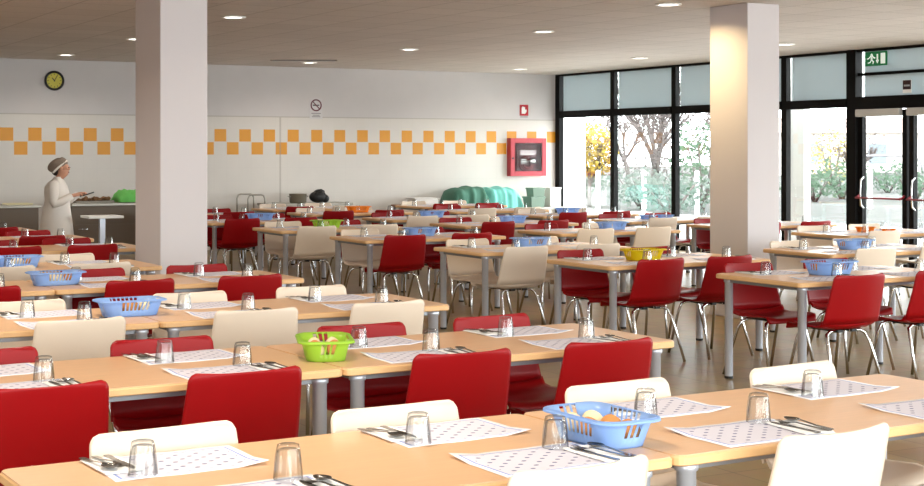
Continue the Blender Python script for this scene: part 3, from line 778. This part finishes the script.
o = MB(); o.lathe([(.001, 0), (.04, 0), (.042, .02), (.042, .15), (.03, .19), (.016, .22), (.015, .25)], 18); e = empty('water_bottle', (6.02, 18.98, TOP+.0005)); o.build('bottle_body', thin_glass('green_bottle_glass', (.45, .62, .55), .5, .05), e)
o = MB(); o.lathe([(.018, .245), (.018, .275), (.001, .276)], 14); o.build('cap', mat('cap_dark_green', (40, 62, 56), .5), e)
tag(e, 'dark capped bottle on the farthest aisle table beside the left pillar', 'bottle')

# steel trolley with a hoop handle, worktop table, pan and black bag by the back wall
e = empty('steel_trolley', (8.51, 22.15, 0))
for z in (.18, .50): MB().box(-.13, .13, -.24, .24, z, z+.02, .004).build('shelf', steel, e)
for sy in (-.24, .24):
    b = MB(); b.tube([(-.14, sy, .06), (-.14, sy, .82), (-.12, sy, .87), (-.08, sy, .885), (.08, sy, .885), (.12, sy, .87), (.14, sy, .82), (.14, sy, .06)], .013, 10); b.build('hoop_frame', steel, e)
for sx in (-.14, .14):
    for sy in (-.24, .24):
        b = MB(); b.tube([(sx-.012, sy, .03), (sx+.012, sy, .03)], .03, 14); b.build('castor', M['black'], e)
tag(e, 'steel trolley with hoop handle in front of the back wall', 'trolley')
e = empty('steel_worktable', (9.51, 22.1, 0))
MB().box(-.80, .62, -.3, .3, .70, .74, .005).build('worktop', steel, e); MB().box(-.72, .55, -.22, .22, .2, .22).build('undershelf', steel, e)
for sx in (-.76, .58):
    for sy in (-.26, .26): MB().box(sx-.02, sx+.02, sy-.02, sy+.02, 0, .70).build('leg', steel, e)
tag(e, 'low steel worktable against the back wall carrying a pan', 'worktable')
e = empty('cooking_pan', (9.25, 22.0, .74)); b = MB(); b.lathe([(.001, 0), (.12, 0), (.135, .02), (.14, .14), (.148, .145), (.146, .15), (.134, .145), (.128, .02), (.001, .012)], 28); b.build('pot', mat('dull_pan', (140, 132, 116), .45, .5), e)
for s_ in (-1, 1): b = MB(); b.tube([(s_*.134, -.04, .1), (s_*.160, -.03, .11), (s_*.160, .03, .11), (s_*.134, .04, .1)], .008, 8); b.build('handle', M['chrome'], e)
tag(e, 'dull metal pan on the worktable left of the black bag', 'pan')
e = empty('black_bag', (9.59, 21.98, .74)); e.scale = (.75, .8, .95); b = MB(); b.sm = True
b.ball((0, 0, .1), .2, .14, .10, 18, 10); b.ball((.02, .0, .15), .13, .11, .08, 14, 8); b.ball((.15, -.03, .07), .09, .09, .07, 12, 8); b.build('bag_body', mat('black_leather', (20, 19, 20), .55, bump=.3), e)
b = MB(); b.tube([(-.1, -.1, .15), (-.09, -.14, .2), (0, -.15, .23), (.08, -.14, .2), (.1, -.1, .14)], .01, 8); b.build('strap', M['black'], e)
tag(e, 'slumped black bag on the worktable by the back wall', 'bag')

# right part: side table, beige sack, covered trolley, crates
e = empty('side_table', (11.42, 22.05, 0)); MB().box(-.34, .34, -.3, .3, .64, .675, .005).build('tabletop', mat('brown_board', (150, 106, 78), .5), e)
for sx in (-.29, .29):
    for sy in (-.25, .25): b = MB(); b.tube([(sx, sy, 0), (sx, sy, .64)], .02, 10); b.build('leg', M['alu'], e)
tag(e, 'small brown side table against the back wall left of the teal cover', 'table')
e = empty('serving_dish', (11.5, 22.0, .675)); b = MB(); b.box(-.22, .22, -.15, .15, 0, .1, .02); b.build('dish', M['white'], e); b = MB(); b.box(-.235, .235, -.165, .165, .1, .115, .006); b.build('rim', M['white'], e)
tag(e, 'white oblong dish on the small brown side table', 'dish')
e = empty('covered_trolley', (12.58, 22.0, 0))
b = MB(); b.box(-.6, .6, -.28, .28, .62, .66); b.box(-.6, .6, -.28, .28, .2, .23)
for sx in (-.58, .58):
    for sy in (-.26, .26): b.box(sx-.015, sx+.015, sy-.015, sy+.015, .06, .62)
b.build('trolley_frame', steel, e)
for sx in (-.55, .55):
    for sy in (-.24, .24):
        b = MB(); b.tube([(sx-.012, sy, .03), (sx+.012, sy, .03)], .03, 12); b.build('castor', M['black'], e)
def drape(x0, x1, hh, m, nm, seed):
    random.seed(seed); ph = [rnd(0, 6) for _ in range(5)]; P = []; n = 26
    for i in range(n+1):
        u = i/n; x = x0+(x1-x0)*u; row = []
        edge = min(u/.14, (1-u)/.14, 1)
        top = .66+(hh-.66)*(edge**.4)*(.95+.05*math.sin(7*u+ph[0]))+.012*math.sin(19*u+ph[1])+.008*math.sin(41*u+ph[4])
        prof = [(-.36, .50), (-.345, .58), (-.33, .66), (-.31, .66+(top-.66)*.6), (-.26, .66+(top-.66)*.92), (-.15, top), (0, top+.015), (.15, top), (.26, .66+(top-.66)*.9), (.30, .66)]
        for j, (yy, z) in enumerate(prof): row.append((x+.015*math.sin(8*z*3+ph[2]+j), yy+(.022*math.sin(22*u+ph[3])+.012*math.sin(39*u+ph[1]))*(1 if j < 4 else .2), z))
        P.append(row)
    b = MB(); b.sheet(P, .004); return b.build(nm, m, e)
drape(-.62, .06, .955, mat('dark_teal_cover', (72, 126, 108), .7, noise=.25, scale=6), 'dark_cover', 5)
drape(.02, .68, .945, mat('light_teal_cover', (120, 206, 196), .6, noise=.15, scale=8), 'light_cover', 6)
tag(e, 'trolley under green and pale teal covers by the back wall', 'trolley')
e['label'] = 'trolley under dark green and pale teal covers by the back wall'
def crate(x, y, z, w, d, h, m, label, grp='storage crates by the window corner'):
    e = empty('storage_crate', (x, y, z)); b = MB(); t = .012
    def ring(k, z): return [(-w/2*k, -d/2*k, z), (w/2*k, -d/2*k, z), (w/2*k, d/2*k, z), (-w/2*k, d/2*k, z)]
    b.loft([ring(.9, 0), ring(1, h-.03), ring(1, h), ring(.93, h), ring(.84, .012)], smooth=False); b.build('crate_body', m, e)
    b = MB(); b.loft([ring(1.0, h-.03), ring(1.07, h-.028), ring(1.07, h+.002), ring(1.0, h+.002)], cap=False, smooth=False); b.build('rim', m, e)
    return tag(e, label, 'crate', grp)
cg = mat('grey_green_crate', (124, 148, 132), .5); cw = mat('white_crate', (232, 232, 228), .5)
e = empty('low_stand', (13.78, 21.98, 0)); MB().box(-.36, .40, -.26, .26, .56, .60, .004).build('platform', steel, e)
for sx in (-.32, .36):
    for sy in (-.22, .22): MB().box(sx-.018, sx+.018, sy-.018, sy+.018, 0, .56).build('leg', steel, e)
tag(e, 'low steel stand under the crates in the window corner', 'stand')
crate(13.66, 21.95, .6005, .28, .28, .18, cg, 'lower grey green crate stacked in the window corner')
crate(13.69, 21.95, .784, .24, .24, .15, cg, 'upper grey green crate stacked in the window corner')
e2 = empty('white_box', (14.03, 21.97, .6005)); MB().box(-.11, .11, -.14, .14, 0, .31, .006).build('box_body', cw, e2); MB().box(-.12, .12, -.15, .15, .31, .335, .006).build('lid', cw, e2)
tag(e2, 'tall white box beside the grey green crates in the window corner', 'box')

# ------------------------------------------------------------------ the person
skin = mat('skin', (206, 150, 122), .55); coatm = mat('white_coat', (222, 214, 206), .85, noise=.03, scale=9); cook = empty('person', (4.58, 18.55, 0), R(-117))
def skin_mesh(name, verts, edges, rad, m, parent, sub=2, root=0):
    me = bpy.data.meshes.new(name); me.from_pydata(verts, edges, []); o = bpy.data.objects.new(name, me); C.objects.link(o)
    sm = o.modifiers.new('skin', 'SKIN'); sm.use_smooth_shade = True
    for i, r in enumerate(rad): me.skin_vertices[0].data[i].radius = (r, r) if not isinstance(r, tuple) else r
    for i in range(len(rad)): me.skin_vertices[0].data[i].use_root = (i == root)
    ss = o.modifiers.new('sub', 'SUBSURF'); ss.levels = sub; ss.render_levels = sub
    dg = bpy.context.evaluated_depsgraph_get(); dg.update(); me2 = bpy.data.meshes.new_from_object(o.evaluated_get(dg)); o.modifiers.clear(); o.data = me2
    me2.materials.clear(); me2.materials.append(m); o.parent = parent; return o
V, E_, RD = [], [], []
def add(p, r, a=None):
    V.append(p); RD.append(r)
    if a is not None: E_.append((a, len(V)-1))
    return len(V)-1
pel = add((0, 0, .76), .13); sp = add((0, -.01, .93), .115, pel); chst = add((0, -.015, 1.08), .12, sp); nb = add((0, .0, 1.19), .06, chst); nk = add((0, .03, 1.245), .046, nb)
jaw = add((0, .065, 1.30), (.062, .072), nk); mid = add((0, .062, 1.365), (.073, .088), jaw); crn = add((0, .045, 1.425), .055, mid)
nose = add((0, .155, 1.345), .012, mid); chin = add((0, .125, 1.285), .02, jaw)
for s_ in (-1, 1):
    sh = add((s_*.155, -.01, 1.15), .048, chst); el = add((s_*.215, .0, .925), .038, sh)
    tgt = (s_*.13, .215, 1.02) if s_ > 0 else (s_*.10, .23, 1.03)
    wr = add(tgt, .024, el); pm = add((tgt[0]-s_*.02, tgt[1]+.06, tgt[2]+.012), (.022, .03), wr)
    for k in range(4):
        f1 = add((tgt[0]-s_*.03+(k-1.5)*.016, tgt[1]+.098+.006*(1.5-abs(k-1.5)), tgt[2]+.014), .008, pm); f2 = add((tgt[0]-s_*.035+(k-1.5)*.016, tgt[1]+.118+.008*(1.5-abs(k-1.5)), tgt[2]-.008), .007, f1)
    t1 = add((tgt[0]-s_*.05, tgt[1]+.05, tgt[2]+.014), .009, pm); add((tgt[0]-s_*.06, tgt[1]+.085, tgt[2]+.012), .007, t1)
    hp = add((s_*.085, 0, .68), .085, pel); kn = add((s_*.09, .015, .40), .055, hp); an = add((s_*.09, -.02, .08), .035, kn); add((s_*.095, .10, .04), .032, an)
skin_mesh('body', V, E_, RD, skin, cook)
b = MB(); n = 24
rings = [[(rx*math.cos(2*PI*k/n)*(1+.03*math.sin(5*2*PI*k/n+z*9)), cy+ry*math.sin(2*PI*k/n), z) for k in range(n)] for z, rx, ry, cy in
         ((.36, .235, .215, -.01), (.5, .232, .205, -.01), (.7, .222, .19, -.015), (.84, .205, .165, -.01), (.95, .185, .148, -.005), (1.06, .19, .15, -.012), (1.13, .182, .135, -.018), (1.18, .14, .105, -.012), (1.21, .085, .075, -.002), (1.235, .062, .06, .008), (1.25, .056, .056, .018))]
b.loft(rings, cap=False)
for s_ in (-1, 1):
    w_ = (s_*.132, .205, 1.015) if s_ > 0 else (s_*.105, .218, 1.025)
    b.sm = True; b.tube([(s_*.10, -.012, 1.165), (s_*.165, -.01, 1.145), (s_*.19, -.004, 1.05), (s_*.213, .0, .95), (s_*.212, .02, .918), (s_*.19, .09, .945), w_], [.055, .068, .064, .058, .056, .052, .042], 14)
b.build('coat', coatm, cook)
b = MB(); b.sm = True
b.ball((0, .0, 1.40), .098, .125, .085, 20, 12)
for v in b.b.verts:
    y, z = v.co.y, v.co.z
    v.co.z = z-.35*max(0, -(y))*1.0+(.02 if y > .05 else 0)
b.build('hair_net', mat('hair_net_grey', (132, 116, 102), .8, noise=.25, scale=60), cook)
b = MB(); pts = []
for k in range(21):
    a = PI*(k/20); pts.append((.1*math.cos(a), -.035+.145*math.sin(a), 1.30+.145*math.sin(a)))
b.tube(pts, .013, 8); b.build('white_band', mat('band_white', (226, 218, 208), .8), cook)
b = MB(); b.sm = True
b.ball((0, -.02, 1.33), .07, .055, .07, 14, 8); b.build('hair', mat('dark_hair', (48, 34, 28), .7), cook)
for s_ in (-1, 1):
    b = MB(); b.sm = True; b.ball((s_*.03, .142, 1.365), .010, .008, .007, 8, 6); b.build('eye', mat('eye_dark', (50, 36, 30), .4), cook)
    b = MB(); b.sm = True; b.ball((s_*.075, .06, 1.35), .012, .02, .03, 8, 6); b.build('ear', skin, cook)
    b = MB(); b.sm = True; b.ball((s_*.095, .05, .042), .045, .115, .042, 12, 8); b.build('shoe', M['white'], cook)
b = MB(); b.sm = True; b.ball((0, .135, 1.305), .024, .012, .006, 8, 6); b.build('mouth', mat('lips', (150, 80, 72), .5), cook)
tag(cook, 'person in a white coat and hair net standing at the serving counter', 'person')
e = empty('serving_tongs', cook.location+Matrix.Rotation(R(-117), 3, 'Z') @ Vector((.105, .318, 1.01)), R(-117))
b = MB()
for s_ in (-1, 1): b.tube([(s_*.008, -.02, 0), (s_*.016, .06, .02), (s_*.012, .15, .05)], .007, 8)
b.build('tong_arms', M['black'], e)
tag(e, 'dark tongs held in the hand of the person in white', 'tongs')

# ------------------------------------------------------------------ outside
def ground_mat():
    m, N, L = nt('leafy_ground'); b = N['Principled BSDF']; tc = N.new('ShaderNodeTexCoord')
    n1 = N.new('ShaderNodeTexNoise'); n1.inputs['Scale'].default_value = 1.6; n1.inputs['Detail'].default_value = 8; n1.inputs['Roughness'].default_value = .75; L.new(tc.outputs['Object'], n1.inputs['Vector'])
    r = N.new('ShaderNodeValToRGB'); r.color_ramp.elements[0].position = .36; r.color_ramp.elements[0].color = lin((24, 36, 26)); r.color_ramp.elements[1].position = .62; r.color_ramp.elements[1].color = lin((66, 62, 63))
    e2 = r.color_ramp.elements.new(.47); e2.color = lin((42, 48, 41))
    L.new(n1.outputs['Fac'], r.inputs[0]); L.new(r.outputs[0], b.inputs['Base Color']); b.inputs['Roughness'].default_value = .9
    return m
b = MB(); P = []
for i in range(41):
    x = WIN+.15+i*1.6
    P.append([(x, -20+j*3.2, -.06+max(0, (x-26))*.012+.12*math.sin(x*.5)*math.sin(j*.9)*(1 if x > 24 else 0)) for j in range(36)])
b.sheet(P, .1); b.build('ground', ground_mat())['kind'] = 'structure'
wall('path', WIN+.1, 23, -8, 40, -.11, -.02, mat('pale_paving', (205, 203, 200), .8, noise=.08, scale=2))

def leaves(n, cen, size, leafr, colr, seed):
    random.seed(seed); b = MB()
    for _ in range(n):
        while True:
            p = Vector((rnd(-1, 1), rnd(-1, 1), rnd(-1, 1)))
            if .15 < p.length < 1: break
        p = Vector((cen[0]+p.x*size[0], cen[1]+p.y*size[1], cen[2]+p.z*size[2]))
        a = Vector((rnd(-1, 1), rnd(-1, 1), rnd(-1, 1))).normalized(); c = a.orthogonal().normalized(); r = leafr*rnd(.6, 1.3)
        vs = [b.b.verts.new(p+a*r), b.b.verts.new(p+c*r*.55), b.b.verts.new(p-a*r), b.b.verts.new(p-c*r*.55)]; b.f(vs)
    return b
def bare(b, p, d, l, r, depth):
    q = p+d*l; mid = p+d*l*.5+Vector((rnd(-1, 1), rnd(-1, 1), rnd(-.3, .5)))*l*.06
    b.tube([p, mid, q], [r, r*.85, r*.7], 6 if depth > 2 else 4)
    if depth == 0: return
    for _ in range(4 if depth > 3 else 3 if depth > 1 else 5):
        nd = (d+Vector((rnd(-1, 1), rnd(-1, 1), rnd(-.25, .8)))*.62).normalized()
        bare(b, p+d*l*rnd(.55, 1), nd, l*rnd(.6, .82), r*.6, depth-1)
twl = None
bark = mat('bark', (92, 82, 80), .9, noise=.3, scale=8)
twig_leaf = fabric_through('autumn_leaf', (84, 75, 74), .3)
yl = fabric_through('yellow_leaf', (176, 154, 66), .4); gl = fabric_through('green_leaf', (60, 86, 64), .3); bl = fabric_through('bluish_leaf', (74, 86, 78), .3)
def tree(x, y, h, seed, label, lm, nl, depth=4, lean=(0, 0)):
    random.seed(seed); e = empty('bare_tree', (x, y, 0)); b = MB(); b.sm = True
    d = Vector((lean[0], lean[1], 1)).normalized()
    bare(b, Vector((0, 0, -.1)), d, h*.19, h*.016, depth); b.build('trunk', bark, e)
    if nl: leaves(nl*6, (0, 0, 2.1), (h*.3, h*.3, 1.6), .055, None, seed+5).build('foliage', lm, e, recalc=False)
    return tag(e, label, 'tree', 'trees outside the windows')
def far(x, d):               # photo column and depth -> position on the ground outside
    r = (x-462)/F*d; return (r*math.cos(TH)+d*math.sin(TH), -r*math.sin(TH)+d*math.cos(TH))
tree(*far(655, 46), 8.5, 21, 'large bare tree seen through the second window pane', twig_leaf, 500, 5, (.05, 0))
tree(*far(628, 66), 8, 22, 'bare tree behind left of the largest bare tree', twig_leaf, 350, 4, (-.1, .1))
tree(*far(700, 44), 7, 23, 'leaning bare tree beside the right pillar', twig_leaf, 250, 5, (.35, -.3))
tree(*far(846, 58), 5.0, 24, 'small bare tree left of the glass door', twig_leaf, 200, 4, (.2, -.2))
def shrub(x, d, w, h, m, label, seed, n=520, lr=.085, z=0):
    X, Y = far(x, d); e = empty('shrub', (X, Y, z)); random.seed(seed); b = MB()
    for k in range(5): a = k*1.256; b.tube([(0, 0, -.05), (w*.25*math.cos(a), w*.25*math.sin(a), h*.4), (w*.5*math.cos(a), w*.5*math.sin(a), h*.8)], [.04, .03, .012], 5)
    b.build('stems', bark, e)
    leaves(n, (0, 0, h*.55), (w, w, h*.5), lr, None, seed).build('foliage', m, e, recalc=False)
    return tag(e, label, 'shrub', 'shrubs outside the windows')
tY = empty('yellow_tree', far(590, 44)+(0,)); random.seed(31); b = MB(); b.sm = True; bare(b, Vector((0, 0, -.1)), Vector((0, 0, 1)), 1.0, .07, 3); b.build('trunk', bark, tY)
leaves(1900, (0, 0, 1.6), (.85, .85, .85), .075, None, 32).build('foliage', yl, tY, recalc=False)
tag(tY, 'yellow leaved tree seen through the window nearest the corner', 'tree', 'trees outside the windows')
shrub(580, 47, .8, 1.1, gl, 'green shrub below the yellow tree', 41)
shrub(640, 42, 1.3, 1.1, bl, 'bluish green shrub beside the window post in the second pane', 42)
shrub(672, 36, 1.4, 1.0, bl, 'bluish green shrub under the largest bare tree', 43)
shrub(703, 40, .9, 2.4, gl, 'tall green shrub beside the right pillar', 44, 800)
shrub(815, 46, 1.1, 1.0, gl, 'low green shrub left of the glass door', 45)
shrub(842, 48, 1.2, 1.3, gl, 'rounded green shrub nearest the glass door frame', 46)
shrub(832, 60, .9, 2.4, yl, 'yellow green shrub behind the low shrubs left of the door', 47, 500)
shrub(888, 56, 1.3, 1.0, bl, 'pale shrub seen through the glass door', 48)
shrub(915, 47, 1.4, 1.3, gl, 'green shrub at the right edge behind the door', 49)
fp = mat('white_post', (240, 240, 240), .6)
for k, x in enumerate((598, 644, 697, 806, 870)):
    X, Y = far(x, 39); e = empty('fence_post', (X, Y, 0)); b = MB(); b.box(-.045, .045, -.045, .045, -.1, 1.02); b.build('post', fp, e); b = MB(); b.lathe([(.06, 1.02), (.06, 1.04), (.001, 1.08)], 10); b.build('post_cap', fp, e)
    tag(e, ['white fence post below the yellow tree', 'white fence post in the middle of the second pane', 'white fence post beside the right pillar', 'white fence post right of the right pillar', 'white fence post seen through the glass door'][k], 'fence post', 'white garden fence posts')
hX, hY = far(838, 85); e = empty('house', (hX, hY, 0)); e.rotation_euler = (0, 0, R(-35)); hw = mat('house_wall', (222, 214, 206), .8)
MB().box(-4, 4, -3, 3, -.2, 2.6).build('walls', hw, e); b = MB(); b.loft([[(-4.4, -3.4, 2.6), (-4.4, 3.4, 2.6), (-4.4, 0, 3.5)], [(4.4, -3.4, 2.6), (4.4, 3.4, 2.6), (4.4, 0, 3.5)]], smooth=False); b.build('roof', mat('roof_pale', (196, 176, 166), .8), e)
for xx in (-2.2, 1.2): MB().box(xx, xx+1, -3.04, -3.0, .9, 2.0).build('window', mat('far_pane', (110, 124, 134), .3), e)
tag(e, 'pale low house in the distance left of the glass door', 'house')
e = empty('handrail', far(888, 36)+(0,)); e.rotation_euler = (0, 0, R(-32)); b = MB(); b.tube([(-.75, 0, 0), (-.75, 0, 1.35), (-.62, 0, 1.46), (.45, 0, 1.46), (.75, 0, 1.36), (.95, 0, .9), (.95, 0, 0)], .03, 8); b.build('rail', mat('rail_grey', (120, 118, 122), .5), e)
tag(e, 'bent grey handrail outside the glass door', 'handrail')

# ------------------------------------------------------------------ light and camera
w = bpy.data.worlds.new('overcast'); bpy.context.scene.world = w; w.use_nodes = True
bg = w.node_tree.nodes['Background']; bg.inputs['Color'].default_value = (.94, .97, 1, 1); bg.inputs['Strength'].default_value = 12
def portal(loc, rot, sx, sy):
    la = bpy.data.lights.new('daylight_portal', 'AREA'); la.shape = 'RECTANGLE'; la.size = sx; la.size_y = sy; la.cycles.is_portal = True
    o = bpy.data.objects.new('daylight_portal', la); C.objects.link(o); o.location = loc; o.rotation_euler = rot
portal((WIN+.2, (BACK+NEARY)/2, CEIL/2), (0, R(90), 0), CEIL, BACK-NEARY)
portal(((LEFTX+WIN)/2, NEARY-.3, 1.55), (R(90), 0, 0), WIN-LEFTX, 2.5)
cam = bpy.data.cameras.new('camera'); cam.lens = 36*F/924; cam.sensor_width = 36; cam.sensor_fit = 'HORIZONTAL'
cam.shift_y = -(243-HY)/924; cam.clip_start = .1; cam.clip_end = 500
co = bpy.data.objects.new('camera', cam); C.objects.link(co); co.location = (0, 0, CAMZ); co.rotation_euler = (R(90), 0, -TH)
sc = bpy.context.scene; sc.camera = co
sc.view_settings.view_transform = 'Standard'; sc.view_settings.look = 'None'; sc.view_settings.gamma = 1; sc.view_settings.use_curve_mapping = False
sc.view_settings.exposure = -.08
